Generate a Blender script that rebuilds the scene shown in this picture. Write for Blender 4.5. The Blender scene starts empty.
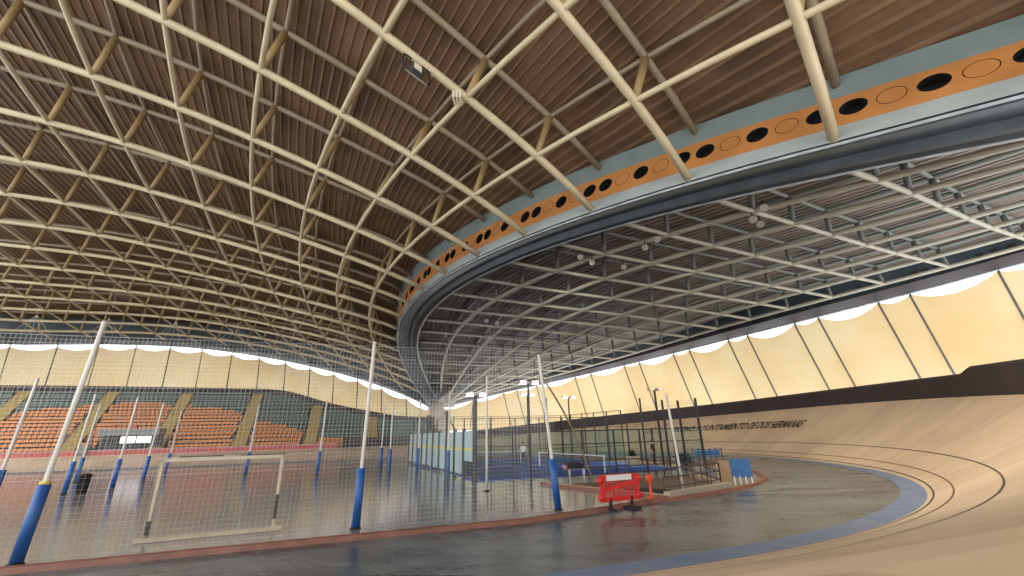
import bpy, math, random
import numpy as np
from mathutils import Vector, Matrix
random.seed(7)
sc = bpy.context.scene
COL = sc.collection
PI = math.pi

# ------------------------------------------------------------------ frame of the building
# u runs along the home straight, v across the infield towards the far grandstand
CU, SU = 0.94, 0.342
def W(u, v, z=0.0):
    return Vector((CU*u - SU*v, SU*u + CU*v, z))
def UV(p):
    return (CU*p[0] + SU*p[1], -SU*p[0] + CU*p[1])

# ------------------------------------------------------------------ mesh helpers
class MB:
    def __init__(s): s.v = []; s.f = []; s.m = []
    def add(s, vs, fs, mi=0):
        o = len(s.v); s.v += [tuple(x) for x in vs]
        s.f += [tuple(i+o for i in f) for f in fs]; s.m += [mi]*len(fs)
        return s
    def box(s, c, size, ax=None, mi=0):
        c = Vector(c); ax = ax or (Vector((1,0,0)), Vector((0,1,0)), Vector((0,0,1)))
        h = [x/2 for x in size]; vs = []
        for sx in (-1,1):
            for sy in (-1,1):
                for sz in (-1,1):
                    vs.append(c + ax[0]*h[0]*sx + ax[1]*h[1]*sy + ax[2]*h[2]*sz)
        return s.add(vs, [(0,1,3,2),(4,6,7,5),(0,4,5,1),(2,3,7,6),(0,2,6,4),(1,5,7,3)], mi)
    def ubox(s, u0, u1, v0, v1, z0, z1, mi=0):
        vs = [W(u,v,z) for u in (u0,u1) for v in (v0,v1) for z in (z0,z1)]
        return s.add(vs, [(0,1,3,2),(4,6,7,5),(0,4,5,1),(2,3,7,6),(0,2,6,4),(1,5,7,3)], mi)
    def tube(s, pts, r, n=8, mi=0, cap=True):
        pts = [Vector(p) for p in pts]; k = len(pts)
        rs = r if isinstance(r, (list, tuple)) else [r]*k
        up = None; rings = []
        for i in range(k):
            t = (pts[min(i+1,k-1)] - pts[max(i-1,0)]).normalized()
            if up is None:
                up = Vector((0,0,1)) if abs(t.z) < .9 else Vector((1,0,0))
            a = (up - t*up.dot(t)).normalized(); b = t.cross(a); up = a
            rings.append([pts[i] + (a*math.cos(2*PI*q/n) + b*math.sin(2*PI*q/n))*rs[i] for q in range(n)])
        vs = [p for rg in rings for p in rg]; fs = []
        for i in range(k-1):
            for q in range(n):
                q2 = (q+1) % n
                fs.append((i*n+q, i*n+q2, (i+1)*n+q2, (i+1)*n+q))
        if cap:
            fs.append(tuple(range(n-1,-1,-1))); fs.append(tuple((k-1)*n+q for q in range(n)))
        return s.add(vs, fs, mi)
    def bar(s, a, b, w, h=None, mi=0):
        a = Vector(a); b = Vector(b); h = h or w
        d = (b-a); L = d.length; d = d/L
        up = Vector((0,0,1)) if abs(d.z) < .95 else Vector((1,0,0))
        x = d.cross(up).normalized(); y = x.cross(d)
        return s.box((a+b)/2, (L, w, h), (d, x, y), mi)
    def lathe(s, c, prof, n=14, mi=0, ax=None):
        c = Vector(c); ax = ax or (Vector((1,0,0)), Vector((0,1,0)), Vector((0,0,1)))
        vs = []
        for (r, z) in prof:
            for q in range(n):
                a = 2*PI*q/n
                vs.append(c + ax[0]*r*math.cos(a) + ax[1]*r*math.sin(a) + ax[2]*z)
        fs = []
        for i in range(len(prof)-1):
            for q in range(n):
                q2 = (q+1) % n
                fs.append((i*n+q, i*n+q2, (i+1)*n+q2, (i+1)*n+q))
        fs.append(tuple(range(n-1,-1,-1))); fs.append(tuple((len(prof)-1)*n+q for q in range(n)))
        return s.add(vs, fs, mi)
    def build(s, name, mats, parent=None, smooth=False, origin=None):
        me = bpy.data.meshes.new(name)
        vs = s.v
        if origin is not None:
            o = Vector(origin); vs = [tuple(Vector(p)-o) for p in vs]
        me.from_pydata(vs, [], s.f)
        if not isinstance(mats, (list, tuple)): mats = [mats]
        for m in mats: me.materials.append(m)
        if len(mats) > 1: me.polygons.foreach_set('material_index', s.m)
        if smooth: me.polygons.foreach_set('use_smooth', [True]*len(me.polygons))
        me.update()
        ob = bpy.data.objects.new(name, me); COL.objects.link(ob)
        if parent: ob.parent = parent
        if origin is not None: ob.location = origin
        return ob

def tag(o, label=None, cat=None, group=None, kind=None):
    if label: o['label'] = label
    if cat: o['category'] = cat
    if group: o['group'] = group
    if kind: o['kind'] = kind
    return o
def empty(name, loc=(0,0,0), rz=0):
    o = bpy.data.objects.new(name, None); COL.objects.link(o)
    o.empty_display_size = .3; o.location = loc; o.rotation_euler = (0,0,rz)
    return o
ANG = math.atan2(SU, CU)

# ------------------------------------------------------------------ materials
def mat(name, col, rough=.6, metal=0, var=.0, scale=3, col2=None, bump=0, spec=None, stretch=None):
    m = bpy.data.materials.new(name); m.use_nodes = True
    nt = m.node_tree; b = nt.nodes['Principled BSDF']
    b.inputs['Roughness'].default_value = rough; b.inputs['Metallic'].default_value = metal
    if spec is not None: b.inputs['Specular IOR Level'].default_value = spec
    c1 = (*col, 1)
    if var or col2:
        tc = nt.nodes.new('ShaderNodeTexCoord'); mp = nt.nodes.new('ShaderNodeMapping')
        nz = nt.nodes.new('ShaderNodeTexNoise'); nz.inputs['Scale'].default_value = scale
        nz.inputs['Detail'].default_value = 5
        if stretch: mp.inputs['Scale'].default_value = stretch
        rp = nt.nodes.new('ShaderNodeValToRGB')
        c2 = (*col2, 1) if col2 else (*[max(0, c*(1-var)) for c in col], 1)
        rp.color_ramp.elements[0].position = .35; rp.color_ramp.elements[1].position = .68
        rp.color_ramp.elements[0].color = c2; rp.color_ramp.elements[1].color = c1
        nt.links.new(tc.outputs['Object'], mp.inputs['Vector']); nt.links.new(mp.outputs['Vector'], nz.inputs['Vector'])
        nt.links.new(nz.outputs['Fac'], rp.inputs['Fac']); nt.links.new(rp.outputs['Color'], b.inputs['Base Color'])
        if bump:
            bp = nt.nodes.new('ShaderNodeBump'); bp.inputs['Strength'].default_value = bump
            nt.links.new(nz.outputs['Fac'], bp.inputs['Height']); nt.links.new(bp.outputs['Normal'], b.inputs['Normal'])
    else:
        b.inputs['Base Color'].default_value = c1
    return m
def emit(name, col, s):
    m = bpy.data.materials.new(name); m.use_nodes = True; b = m.node_tree.nodes['Principled BSDF']
    b.inputs['Base Color'].default_value = (*col,1); b.inputs['Emission Color'].default_value = (*col,1)
    b.inputs['Emission Strength'].default_value = s
    return m

M = {}
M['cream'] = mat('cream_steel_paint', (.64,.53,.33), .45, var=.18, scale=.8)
M['cream_shaded'] = mat('shaded_cream_steel_paint', (.33,.265,.165), .5, var=.2, scale=.8)  # cream copy with the upper layer's shade darkened into its colour
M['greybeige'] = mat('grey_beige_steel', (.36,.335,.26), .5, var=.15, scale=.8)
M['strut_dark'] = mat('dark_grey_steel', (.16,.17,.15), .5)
M['deck_left'] = mat('brown_roof_sheet', (.20,.108,.053), .55, col2=(.09,.05,.027), scale=.35)
M['deck_right'] = mat('grey_brown_roof_sheet', (.20,.145,.115), .55, col2=(.10,.075,.062), scale=.35)
M['rib_left'] = mat('light_brown_sheet_rib', (.25,.145,.075), .5, var=.3, scale=.5)
M['rib_right'] = mat('pale_grey_sheet_rib', (.30,.25,.22), .5, var=.3, scale=.5)
M['strut_tan'] = mat('tan_strut_paint', (.42,.28,.12), .5, var=.25, scale=.8)
M['orange_panel'] = mat('orange_panel_paint', (.62,.26,.075), .5, var=.2, scale=.6)
M['orange_rim'] = mat('dark_seam_paint', (.09,.05,.025), .6)
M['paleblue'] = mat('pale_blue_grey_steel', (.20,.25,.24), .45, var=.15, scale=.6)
M['paleflange'] = mat('pale_grey_flange_steel', (.46,.51,.48), .4, var=.15, scale=.6)
M['darkblue'] = mat('dark_blue_grey_steel', (.055,.075,.09), .4, var=.35, scale=1.2)
M['rail_light'] = mat('light_edge_steel', (.55,.58,.60), .35, var=.4, scale=1.5)
M['black'] = mat('matt_black', (.012,.012,.014), .7)
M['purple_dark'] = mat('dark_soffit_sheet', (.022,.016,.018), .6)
M['steel_dark'] = mat('dark_cable_steel', (.07,.06,.05), .5)
M['concrete'] = mat('weathered_concrete', (.40,.33,.26), .85, var=.3, scale=1.2)
M['parapet'] = mat('dark_brown_parapet_paint', (.048,.029,.028), .7, var=.3, scale=.6)
M['kerb'] = mat('red_brown_kerb', (.30,.12,.075), .5, var=.35, scale=2)
M['white_pole'] = mat('white_pole_paint', (.72,.68,.60), .4, var=.12, scale=2)
M['blue_pad'] = mat('blue_pad_vinyl', (.02,.115,.38), .4, var=.25, scale=3)
M['net'] = mat('white_net_cord', (.62,.60,.55), .8)
M['net_thin'] = mat('pale_net_cord', (.62,.60,.55), .8)
M['goal'] = mat('goal_paint', (.62,.52,.36), .45, var=.15)
M['goal_black'] = mat('goal_black_bands', (.05,.05,.045), .45)
M['terrace'] = mat('grandstand_concrete', (.11,.085,.06), .85, var=.3)
M['stair'] = mat('ochre_stair_paint', (.50,.33,.07), .7, col2=(.33,.23,.07), scale=1.2)
M['seat_orange'] = mat('orange_seat_plastic', (.80,.27,.045), .4)
M['seat_green'] = mat('green_seat_plastic', (.13,.20,.16), .4)
M['banner'] = mat('red_barrier_fabric', (.60,.10,.075), .6, col2=(.46,.12,.11), scale=1.5)
M['dark_rail'] = mat('black_railing', (.03,.03,.03), .5)
M['grey_roof'] = mat('grey_booth_roof', (.30,.29,.27), .7, var=.2, scale=2)
M['booth_dark'] = mat('dark_booth_interior', (.045,.05,.05), .6)
M['screen'] = emit('lit_screen', (.95,.97,1.0), 1.2)
M['court_blue'] = mat('blue_court_turf', (.05,.14,.52), .75, var=.25, scale=2)
M['court_line'] = mat('white_court_line', (.75,.75,.75), .7)
M['fence_black'] = mat('black_fence_steel', (.018,.018,.02), .45)
M['fence_mid'] = mat('dark_fence_mesh', (.05,.05,.05), .6)
M['yellow'] = mat('yellow_band', (.75,.62,.10), .5)
M['white'] = mat('white_plastic', (.82,.82,.80), .4)
M['red'] = mat('red_plastic', (.80,.03,.025), .4, var=.15)
M['orange'] = mat('orange_plastic', (.80,.09,.025), .4)
M['tan'] = mat('tan_render', (.50,.34,.20), .8, var=.2, scale=2)
M['coping'] = mat('pale_coping_stone', (.48,.42,.32), .7, var=.2, scale=2)
M['brick'] = mat('brown_ramp_tiles', (.22,.15,.10), .7, var=.3, scale=4)
M['rail_brown'] = mat('brown_railing', (.085,.055,.045), .5)
M['blue_board'] = mat('blue_board_paint', (.04,.17,.42), .5, var=.3, scale=5)
M['rubber'] = mat('black_rubber', (.02,.02,.02), .7)
M['skin'] = mat('skin', (.55,.33,.23), .55)
M['hair'] = mat('dark_hair', (.03,.02,.015), .7)
M['cloth_dark'] = mat('dark_clothing', (.03,.032,.035), .8)
M['cloth_white'] = mat('white_clothing', (.75,.75,.73), .8)
M['leaf'] = mat('dark_leaf', (.02,.045,.02), .6)
M['pot'] = mat('beige_planter', (.52,.40,.26), .8)
M['rope'] = mat('tan_rope', (.38,.26,.15), .9)
M['lamp_body'] = mat('grey_lamp_housing', (.28,.26,.22), .4)
M['lamp_glass'] = mat('pale_lamp_glass', (.70,.60,.42), .15)
M['lens'] = mat('brass_toned_lens', (.50,.36,.18), .25)
M['lamp_lit'] = emit('lit_lamp_glass', (1,.98,.94), 4)
M['pink'] = mat('pink_towel', (.65,.35,.33), .9)
M['letter'] = mat('dark_brown_lettering', (.05,.03,.02), .7)
M['emblem'] = mat('faded_red_emblem', (.33,.17,.11), .7)
M['line_dark'] = mat('dark_track_line', (.05,.03,.025), .55)
M['line_red'] = mat('red_brown_track_line', (.20,.08,.045), .55)
M['track_blue'] = mat('blue_track_band', (.13,.19,.33), .45, col2=(.20,.25,.36), scale=1.5)

def glossy_floor(name, c1, c2, rough, scale, r2=.15, spec=.5):
    m = bpy.data.materials.new(name); m.use_nodes = True; nt = m.node_tree; b = nt.nodes['Principled BSDF']
    tc = nt.nodes.new('ShaderNodeTexCoord')
    mp = nt.nodes.new('ShaderNodeMapping'); mp.inputs['Rotation'].default_value = (0,0,-ANG); mp.inputs['Scale'].default_value = (.35,1,1)
    n1 = nt.nodes.new('ShaderNodeTexNoise'); n1.inputs['Scale'].default_value = scale; n1.inputs['Detail'].default_value = 8; n1.inputs['Roughness'].default_value = .65
    n2 = nt.nodes.new('ShaderNodeTexNoise'); n2.inputs['Scale'].default_value = scale*6; n2.inputs['Detail'].default_value = 4
    rp = nt.nodes.new('ShaderNodeValToRGB')
    rp.color_ramp.elements[0].position = .38; rp.color_ramp.elements[1].position = .64
    rp.color_ramp.elements[0].color = (*c2,1); rp.color_ramp.elements[1].color = (*c1,1)
    mx = nt.nodes.new('ShaderNodeMath'); mx.operation = 'MULTIPLY_ADD'; mx.inputs[1].default_value = r2; mx.inputs[2].default_value = rough - r2/2
    ad = nt.nodes.new('ShaderNodeMath'); ad.operation = 'MULTIPLY_ADD'; ad.inputs[1].default_value = .3
    L = nt.links.new
    L(tc.outputs['Object'], mp.inputs['Vector']); L(mp.outputs['Vector'], n1.inputs['Vector']); L(mp.outputs['Vector'], n2.inputs['Vector'])
    L(n2.outputs['Fac'], ad.inputs[0]); 
    sb = nt.nodes.new('ShaderNodeMath'); sb.operation = 'SUBTRACT'; sb.inputs[1].default_value = .15
    L(n1.outputs['Fac'], sb.inputs[0]); L(sb.outputs[0], ad.inputs[2])
    L(ad.outputs[0], rp.inputs['Fac']); L(rp.outputs['Color'], b.inputs['Base Color'])
    L(n1.outputs['Fac'], mx.inputs[0]); L(mx.outputs[0], b.inputs['Roughness'])
    b.inputs['Specular IOR Level'].default_value = spec
    return m
M['apron'] = glossy_floor('worn_dark_asphalt', (.19,.20,.20), (.05,.058,.068), .28, .7, spec=.55)
M['infield'] = glossy_floor('polished_grey_concrete', (.28,.255,.25), (.18,.165,.168), .15, .25, .1, spec=.6)

def track_mat():
    m = bpy.data.materials.new('tan_timber_track'); m.use_nodes = True; nt = m.node_tree; b = nt.nodes['Principled BSDF']
    L = nt.links.new
    uv = nt.nodes.new('ShaderNodeUVMap')                       # u metres along the track, v metres up the bank
    mp = nt.nodes.new('ShaderNodeMapping'); mp.inputs['Scale'].default_value = (1.2,.13,1); mp.inputs['Rotation'].default_value = (0,0,.25)
    n1 = nt.nodes.new('ShaderNodeTexNoise'); n1.inputs['Scale'].default_value = 1.3; n1.inputs['Detail'].default_value = 6
    n2 = nt.nodes.new('ShaderNodeTexNoise'); n2.inputs['Scale'].default_value = .35; n2.inputs['Detail'].default_value = 4
    r1 = nt.nodes.new('ShaderNodeValToRGB'); e = r1.color_ramp.elements
    e[0].position = .3; e[0].color = (.70,.50,.31,1); e[1].position = .7; e[1].color = (.80,.585,.38,1)
    mx = nt.nodes.new('ShaderNodeMixRGB'); mx.blend_type = 'MULTIPLY'; mx.inputs[0].default_value = 1
    r2 = nt.nodes.new('ShaderNodeValToRGB'); e = r2.color_ramp.elements
    e[0].position = .3; e[0].color = (.80,.80,.82,1); e[1].position = .65; e[1].color = (1,1,1,1)
    L(uv.outputs[0], mp.inputs[0]); L(mp.outputs[0], n1.inputs['Vector']); L(uv.outputs[0], n2.inputs['Vector'])
    L(n1.outputs['Fac'], r1.inputs[0]); L(n2.outputs['Fac'], r2.inputs[0])
    L(r1.outputs[0], mx.inputs[1]); L(r2.outputs[0], mx.inputs[2])
    # sheet joints across the track every 2.4 m
    wv = nt.nodes.new('ShaderNodeTexWave'); wv.inputs['Scale'].default_value = .13; wv.bands_direction = 'X'; wv.inputs['Distortion'].default_value = 0
    rj = nt.nodes.new('ShaderNodeValToRGB'); e = rj.color_ramp.elements
    e[0].position = 0; e[0].color = (.62,.62,.62,1); e[1].position = .004; e[1].color = (1,1,1,1)
    mj = nt.nodes.new('ShaderNodeMixRGB'); mj.blend_type = 'MULTIPLY'; mj.inputs[0].default_value = .6
    L(uv.outputs[0], wv.inputs['Vector']); L(wv.outputs['Fac'], rj.inputs[0]); L(mx.outputs[0], mj.inputs[1]); L(rj.outputs[0], mj.inputs[2])
    L(mj.outputs[0], b.inputs['Base Color'])
    b.inputs['Roughness'].default_value = .5
    return m
M['track'] = track_mat()

def membrane_mat():
    m = bpy.data.materials.new('translucent_cream_membrane'); m.use_nodes = True; nt = m.node_tree
    for n in list(nt.nodes): nt.nodes.remove(n)
    L = nt.links.new
    out = nt.nodes.new('ShaderNodeOutputMaterial')
    tr = nt.nodes.new('ShaderNodeBsdfTranslucent'); df = nt.nodes.new('ShaderNodeBsdfDiffuse'); mx = nt.nodes.new('ShaderNodeMixShader')
    tc = nt.nodes.new('ShaderNodeTexCoord'); nz = nt.nodes.new('ShaderNodeTexNoise'); nz.inputs['Scale'].default_value = .16; nz.inputs['Detail'].default_value = 3
    rp = nt.nodes.new('ShaderNodeValToRGB'); e = rp.color_ramp.elements
    e[0].position = .35; e[0].color = (.43,.30,.145,1); e[1].position = .62; e[1].color = (.45,.355,.20,1)
    L(tc.outputs['Object'], nz.inputs['Vector']); L(nz.outputs['Fac'], rp.inputs[0])
    L(rp.outputs[0], tr.inputs[0]); L(rp.outputs[0], df.inputs[0]); mx.inputs[0].default_value = .45
    L(tr.outputs[0], mx.inputs[1]); L(df.outputs[0], mx.inputs[2]); L(mx.outputs[0], out.inputs[0])
    return m
M['membrane'] = membrane_mat()
def glass_mat():
    m = bpy.data.materials.new('court_glass'); m.use_nodes = True; nt = m.node_tree
    for n in list(nt.nodes): nt.nodes.remove(n)
    L = nt.links.new
    out = nt.nodes.new('ShaderNodeOutputMaterial'); tp = nt.nodes.new('ShaderNodeBsdfTransparent'); gl = nt.nodes.new('ShaderNodeBsdfGlossy')
    df = nt.nodes.new('ShaderNodeBsdfDiffuse'); df.inputs[0].default_value = (.45,.60,.58,1)
    tp.inputs[0].default_value = (.88,.95,.94,1); gl.inputs['Roughness'].default_value = .03
    m1 = nt.nodes.new('ShaderNodeMixShader'); m1.inputs[0].default_value = .03
    m2 = nt.nodes.new('ShaderNodeMixShader'); m2.inputs[0].default_value = .05
    L(tp.outputs[0], m1.inputs[1]); L(df.outputs[0], m1.inputs[2]); L(m1.outputs[0], m2.inputs[1]); L(gl.outputs[0], m2.inputs[2]); L(m2.outputs[0], out.inputs[0])
    return m
M['glass'] = glass_mat()
M['frost'] = mat('pale_blue_court_screen', (.46,.62,.62), .35, var=.12, scale=1)

# ------------------------------------------------------------------ camera
F, P, R = 424., math.radians(18.95), math.radians(1.4)
cam_d = bpy.data.cameras.new('camera'); cam = bpy.data.objects.new('camera', cam_d); COL.objects.link(cam)
cam_d.sensor_width = 36; cam_d.lens = F/1024*36; cam_d.clip_end = 600
fw = Vector((0, math.cos(P), math.sin(P))); up0 = Vector((0, -math.sin(P), math.cos(P))); rt0 = Vector((1,0,0))
rt = rt0*math.cos(R) - up0*math.sin(R); up = up0*math.cos(R) + rt0*math.sin(R)
CAM = Vector((0,0,2.45))
mm = Matrix((rt, up, -fw)).transposed().to_4x4(); mm.translation = CAM
cam.matrix_world = mm
sc.camera = cam
def in_frame(p, mg=0):
    q = Vector(p) - CAM; w = q.dot(fw)
    if w < .2: return False
    x = 512 + F*q.dot(rt)/w; y = 288 - F*q.dot(up)/w
    return -mg < x < 1024+mg and -mg < y < 576+mg

# ------------------------------------------------------------------ roof surfaces
PW = [(a,b) for a in range(6) for b in range(6) if a+b <= 5]
LC = np.array([-25.741,-10.5443,5.8668,-3.3532,0.0254,0.5337,-22.1253,-1.7677,1.4314,-2.4656,0.7672,-1.7248,-2.7493,1.0642,0.6187,1.3487,2.5675,-2.0458,-1.5075,0.9195,0.0395,33.5914,26.6354,-3.571,2.1308,0.9409,-0.5476,-3.5802,11.3579,-5.5848,-2.9407,1.8049,-4.2332,0.8269,6.7506,-4.6382,-2.3686,-11.6353,6.2752,8.5613,-1.5631,-2.066,19.1869,-3.2519,-0.6002,2.3427,-1.0761,-0.0639,6.2033,0.2562,-3.171,3.2624,-0.8242,-2.0808,4.4743,-4.3245,0.9403,-2.8828,-0.5556,1.4476,1.7236,-1.919,0.6393]).reshape(3,21)
RC = np.array([10.915,-11.5292,3.7117,-0.5643,-0.7162,0.161,15.6729,1.4941,-0.3922,-1.5169,0.007,-0.7702,-1.0028,0.7061,-0.3673,0.1493,0.6872,-0.2109,0.3888,0.697,0.0338,36.8684,13.7327,2.2522,1.6426,-1.4239,0.1918,4.5849,-2.4176,3.8024,0.8858,-1.054,2.8382,5.8714,2.6288,-0.9639,0.2024,0.7083,-1.098,-2.3449,-1.7696,1.1177,13.5582,-1.0418,-0.1258,0.1601,-0.2511,0.0174,-1.078,-0.5464,1.5112,-0.4464,0.029,0.9571,1.0049,0.0795,-0.1814,-0.2111,-0.0914,-0.1055,-0.7278,0.0089,0.4635]).reshape(3,21)
def poly(c, a, b):
    return c @ np.array([a**k*b**l for k, l in PW])
IMJ = [1,2,3,4,5,6,7,8,9,10,11,12,13,14,15,17.2]
IMV = [1.2,2.2,3.3,5,6,7,8,9,9.6,10.3,11.3,12,12.7,13.2,13.5,14]
JL = 17.2
def imax(j): return float(np.interp(j, IMJ, IMV))
def LS(i, j):           # main shell, i away from the arch, j towards the far grandstand
    jc = min(max(j, 1.0), JL)
    def base(i, jc):
        im = imax(jc); ic = min(i, im)
        p = poly(LC, (ic-5)/6., (jc-8)/6.)
        if i > im:
            e = (i-im)*(poly(LC, (im-5)/6., (jc-8)/6.) - poly(LC, (im-.6-5)/6., (jc-8)/6.))/.6
            s_ = i-im; e[2] *= 3.*(1-math.exp(-s_/3.))/s_
            p = p + e
        return p
    p = base(i, jc)
    if j < 1: p = p + (j-1)*(base(min(i,1.2), 1.6) - base(min(i,1.2), 1.0))/.6
    if j > JL: p = p + (j-JL)*(base(i, JL) - base(i, JL-.5))/.5
    return Vector(p)
def RS(k, j):           # lower shell, k away from the arch
    jc = min(max(j, 0.0), JL)
    p = poly(RC, (k-3.5)/4., (jc-6)/5.)
    if j < 0: p = p + j*(poly(RC, (k-3.5)/4., (.5-6)/5.) - poly(RC, (k-3.5)/4., (-6)/5.))/.5
    return Vector(p)
def normal(S, i, j, e=.02):
    a = S(i+e, j) - S(i-e, j); b = S(i, j+e) - S(i, j-e)
    n = a.cross(b).normalized()
    return n if n.z > 0 else -n
DL, DR = 2.95, 1.75
def LU(i, j, d=DL): return LS(i,j) + normal(LS,i,j)*d
def RU(k, j, d=DR): return RS(k,j) + normal(RS,k,j)*d
J0, J1 = -4, 17
IEXT = 2
def iend(j): return imax(max(j,1)) + IEXT + max(0, 5-max(j,0))*.9

# roof sheets, corrugated along the ribs
def deck(S, jr, kend, d, name, mats, pitch, amp, label, fan=0.):
    b = MB(); js = list(np.arange(jr[0], jr[1], .5)) + [jr[1]]
    kmax = max(kend(j) for j in js); ks = []
    k = -3. if fan else 0.
    while k < kmax:
        ks += [(k,0.),(k+pitch*.66,0.),(k+pitch*.72,-amp),(k+pitch*.94,-amp)]; k += pitch
    idx = {}
    for jj, j in enumerate(js):
        for kk, (k, a) in enumerate(ks):
            k = k - fan*(j-8)*math.exp(-max(k,0)/5.)         # the sheets fan out slightly from the arch
            if -.35 < k <= kend(j) + .8:
                k = max(k, 0.); n = normal(S, k, j, .05)
                idx[(kk,jj)] = len(b.v); b.v.append(tuple(S(k,j) + n*(d+a)))
    for jj in range(len(js)-1):
        for kk in range(len(ks)-1):
            q = [(kk,jj),(kk+1,jj),(kk+1,jj+1),(kk,jj+1)]
            if all(x in idx for x in q):
                b.f.append(tuple(idx[x] for x in q)); b.m.append(1 if kk % 4 == 2 else 0)
    o = b.build(name, mats); tag(o, label, 'roof', kind='structure'); return o
deck(LS, (J0, JL+.8), iend, DL+.42, 'ceiling', [M['deck_left'], M['rib_left']], .14, .07, 'brown corrugated roof sheet over the high main shell', fan=.19)
deck(RS, (-3, JL), lambda j: 8., DR+.34, 'ceiling', [M['deck_right'], M['rib_right']], .14, .07, 'grey brown corrugated roof sheet over the low shell on the right')

# space frames
def frame(S, U, ks, jr, kend, rA, rB, rs, mA, mB, mT, mS, label, name):
    root = empty(name, S(0,8)); base = root.location.copy()
    tag(root, label, 'roof frame')
    par = []
    def put(bm, nm, m):
        o = bm.build(nm, m, root, True, origin=base); o.location = (0,0,0); return o
    for j in range(jr[0], jr[1]+1):
        ke = min(kend(j), ks); t = np.linspace(0, ke, int(ke*2)+2)
        put(MB().tube([S(k,j) for k in t], rA), 'bottom_cross_chord', mA)
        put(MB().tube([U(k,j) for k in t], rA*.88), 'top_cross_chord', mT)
    for k in range(1, int(ks)+1):
        jj = [j for j in np.arange(jr[0], JL+.01, .5) if k <= kend(j)+.001]
        if len(jj) < 2: continue
        put(MB().tube([S(k,j) for j in jj], rB), 'bottom_long_chord', mB)
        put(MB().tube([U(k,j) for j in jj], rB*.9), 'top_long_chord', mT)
    st = []
    for j in range(jr[0], jr[1]+1):
        for k in range(1, int(min(kend(j), ks))+1):
            a, c = S(k,j), U(k,j); st.append(((a-CAM).length + (0 if in_frame(a,20) else 200), a, c))
    st.sort(key=lambda x: x[0]); rest = MB()
    for n, (d, a, c) in enumerate(st):
        if n < 95: put(MB().tube([a, c], [rs*.8, rs]), 'strut', mS)
        else: rest.tube([a, c], [rs*.8, rs])
    if rest.v:
        o = put(rest, 'strut', mS); o['kind'] = 'stuff'
    return root
frame(LS, LU, 17, (J0,J1), iend, .19, .125, .19, M['cream'], M['cream'], M['cream_shaded'], M['strut_tan'],
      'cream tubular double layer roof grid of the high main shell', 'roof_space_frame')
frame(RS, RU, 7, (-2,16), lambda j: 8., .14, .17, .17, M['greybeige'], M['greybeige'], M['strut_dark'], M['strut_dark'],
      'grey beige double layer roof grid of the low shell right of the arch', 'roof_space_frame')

# ------------------------------------------------------------------ arch girder between the shells
arch = empty('arch_girder', LS(0,8)); AB = arch.location.copy()
tag(arch, 'curved arch girder with orange side panel full of round holes', 'arch')
def aput(bm, nm, m, smooth=False, par=None):
    o = bm.build(nm, m, par or arch, smooth, origin=AB); o.location = (0,0,0); return o
AJ = np.arange(J0, JL+.01, .25)
def web(j, t):          # t = 0 at the soffit, 1 at the roof sheet
    a = LS(0,j); n = normal(LS,0.05,j); return a + n*(t*(DL+.45))
def strip(bm, fa, fb, js=AJ):
    vs = []; 
    for j in js: vs += [fa(j), fb(j)]
    return bm.add(vs, [(2*i,2*i+1,2*i+3,2*i+2) for i in range(len(js)-1)])
def outw(j):            # horizontal direction from the girder into the main shell
    d = LS(.3,j) - LS(0,j); return Vector((d.x,d.y,0)).normalized()
T0, T1 = .20, .70
b = strip(MB(), lambda j: LS(0,j)+outw(j)*.16+Vector((0,0,-.16)), lambda j: web(j,T0)); aput(b, 'lower_flange', M['paleflange'])
b = strip(MB(), lambda j: web(j,T1), lambda j: web(j,1.0)+outw(j)*.35); aput(b, 'upper_flange', M['paleblue'])
# perforated panel: five round openings per bay, two of them closed with flush discs
pan = MB(); NQ = 24; holes = []
def cell(j0, j1, closed):
    jm = (j0+j1)/2; t_m = (T0+T1)/2 + .02
    Lj = (web(j1,t_m)-web(j0,t_m)).length; Ht = (web(jm,T1)-web(jm,T0)).length
    r = .43; ins = []; out = []
    for q in range(NQ):
        a = 2*PI*q/NQ; c, s_ = math.cos(a), math.sin(a)
        ins.append(web(jm + r*c*(j1-j0)/Lj, t_m + r*s_*(T1-T0)/Ht))
        k = 1/max(abs(c), abs(s_)); x, y = c*k, s_*k
        out.append(web(jm + x*(j1-j0)/2, (T0+T1)/2 + y*(T1-T0)/2))
    pan.add(ins+out, [(q, (q+1)%NQ, NQ+(q+1)%NQ, NQ+q) for q in range(NQ)])
    return jm, t_m, r, Lj, Ht, ins
for j in range(J0, J1):
    for h in range(5):
        j0 = j + h/5; c = cell(j0, j0+.2, h % 2 == 1)
        jm, tm, r, Lj, Ht, ins = c
        out = (web(jm,tm) - RS(0,jm)); nn = outw(jm)
        if h % 2 == 1:
            ctr = web(jm,tm)
            d = MB().add([ctr]+[ctr + (p-ctr)*.93 for p in ins], [(0,1+q,1+(q+1)%NQ) for q in range(NQ)])
            holes.append(('cover_disc', d, (ctr-CAM).length))
        else:
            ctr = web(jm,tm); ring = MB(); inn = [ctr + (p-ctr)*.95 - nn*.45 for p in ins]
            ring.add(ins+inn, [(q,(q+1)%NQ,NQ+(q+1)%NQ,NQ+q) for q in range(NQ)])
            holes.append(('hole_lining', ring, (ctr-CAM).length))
PAN = aput(pan, 'perforated_panel', M['orange_panel'])
for nm, d, _ in sorted(holes, key=lambda x: x[2]):
    aput(d, nm, M['orange_panel'] if nm == 'cover_disc' else M['black'], par=PAN)
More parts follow.
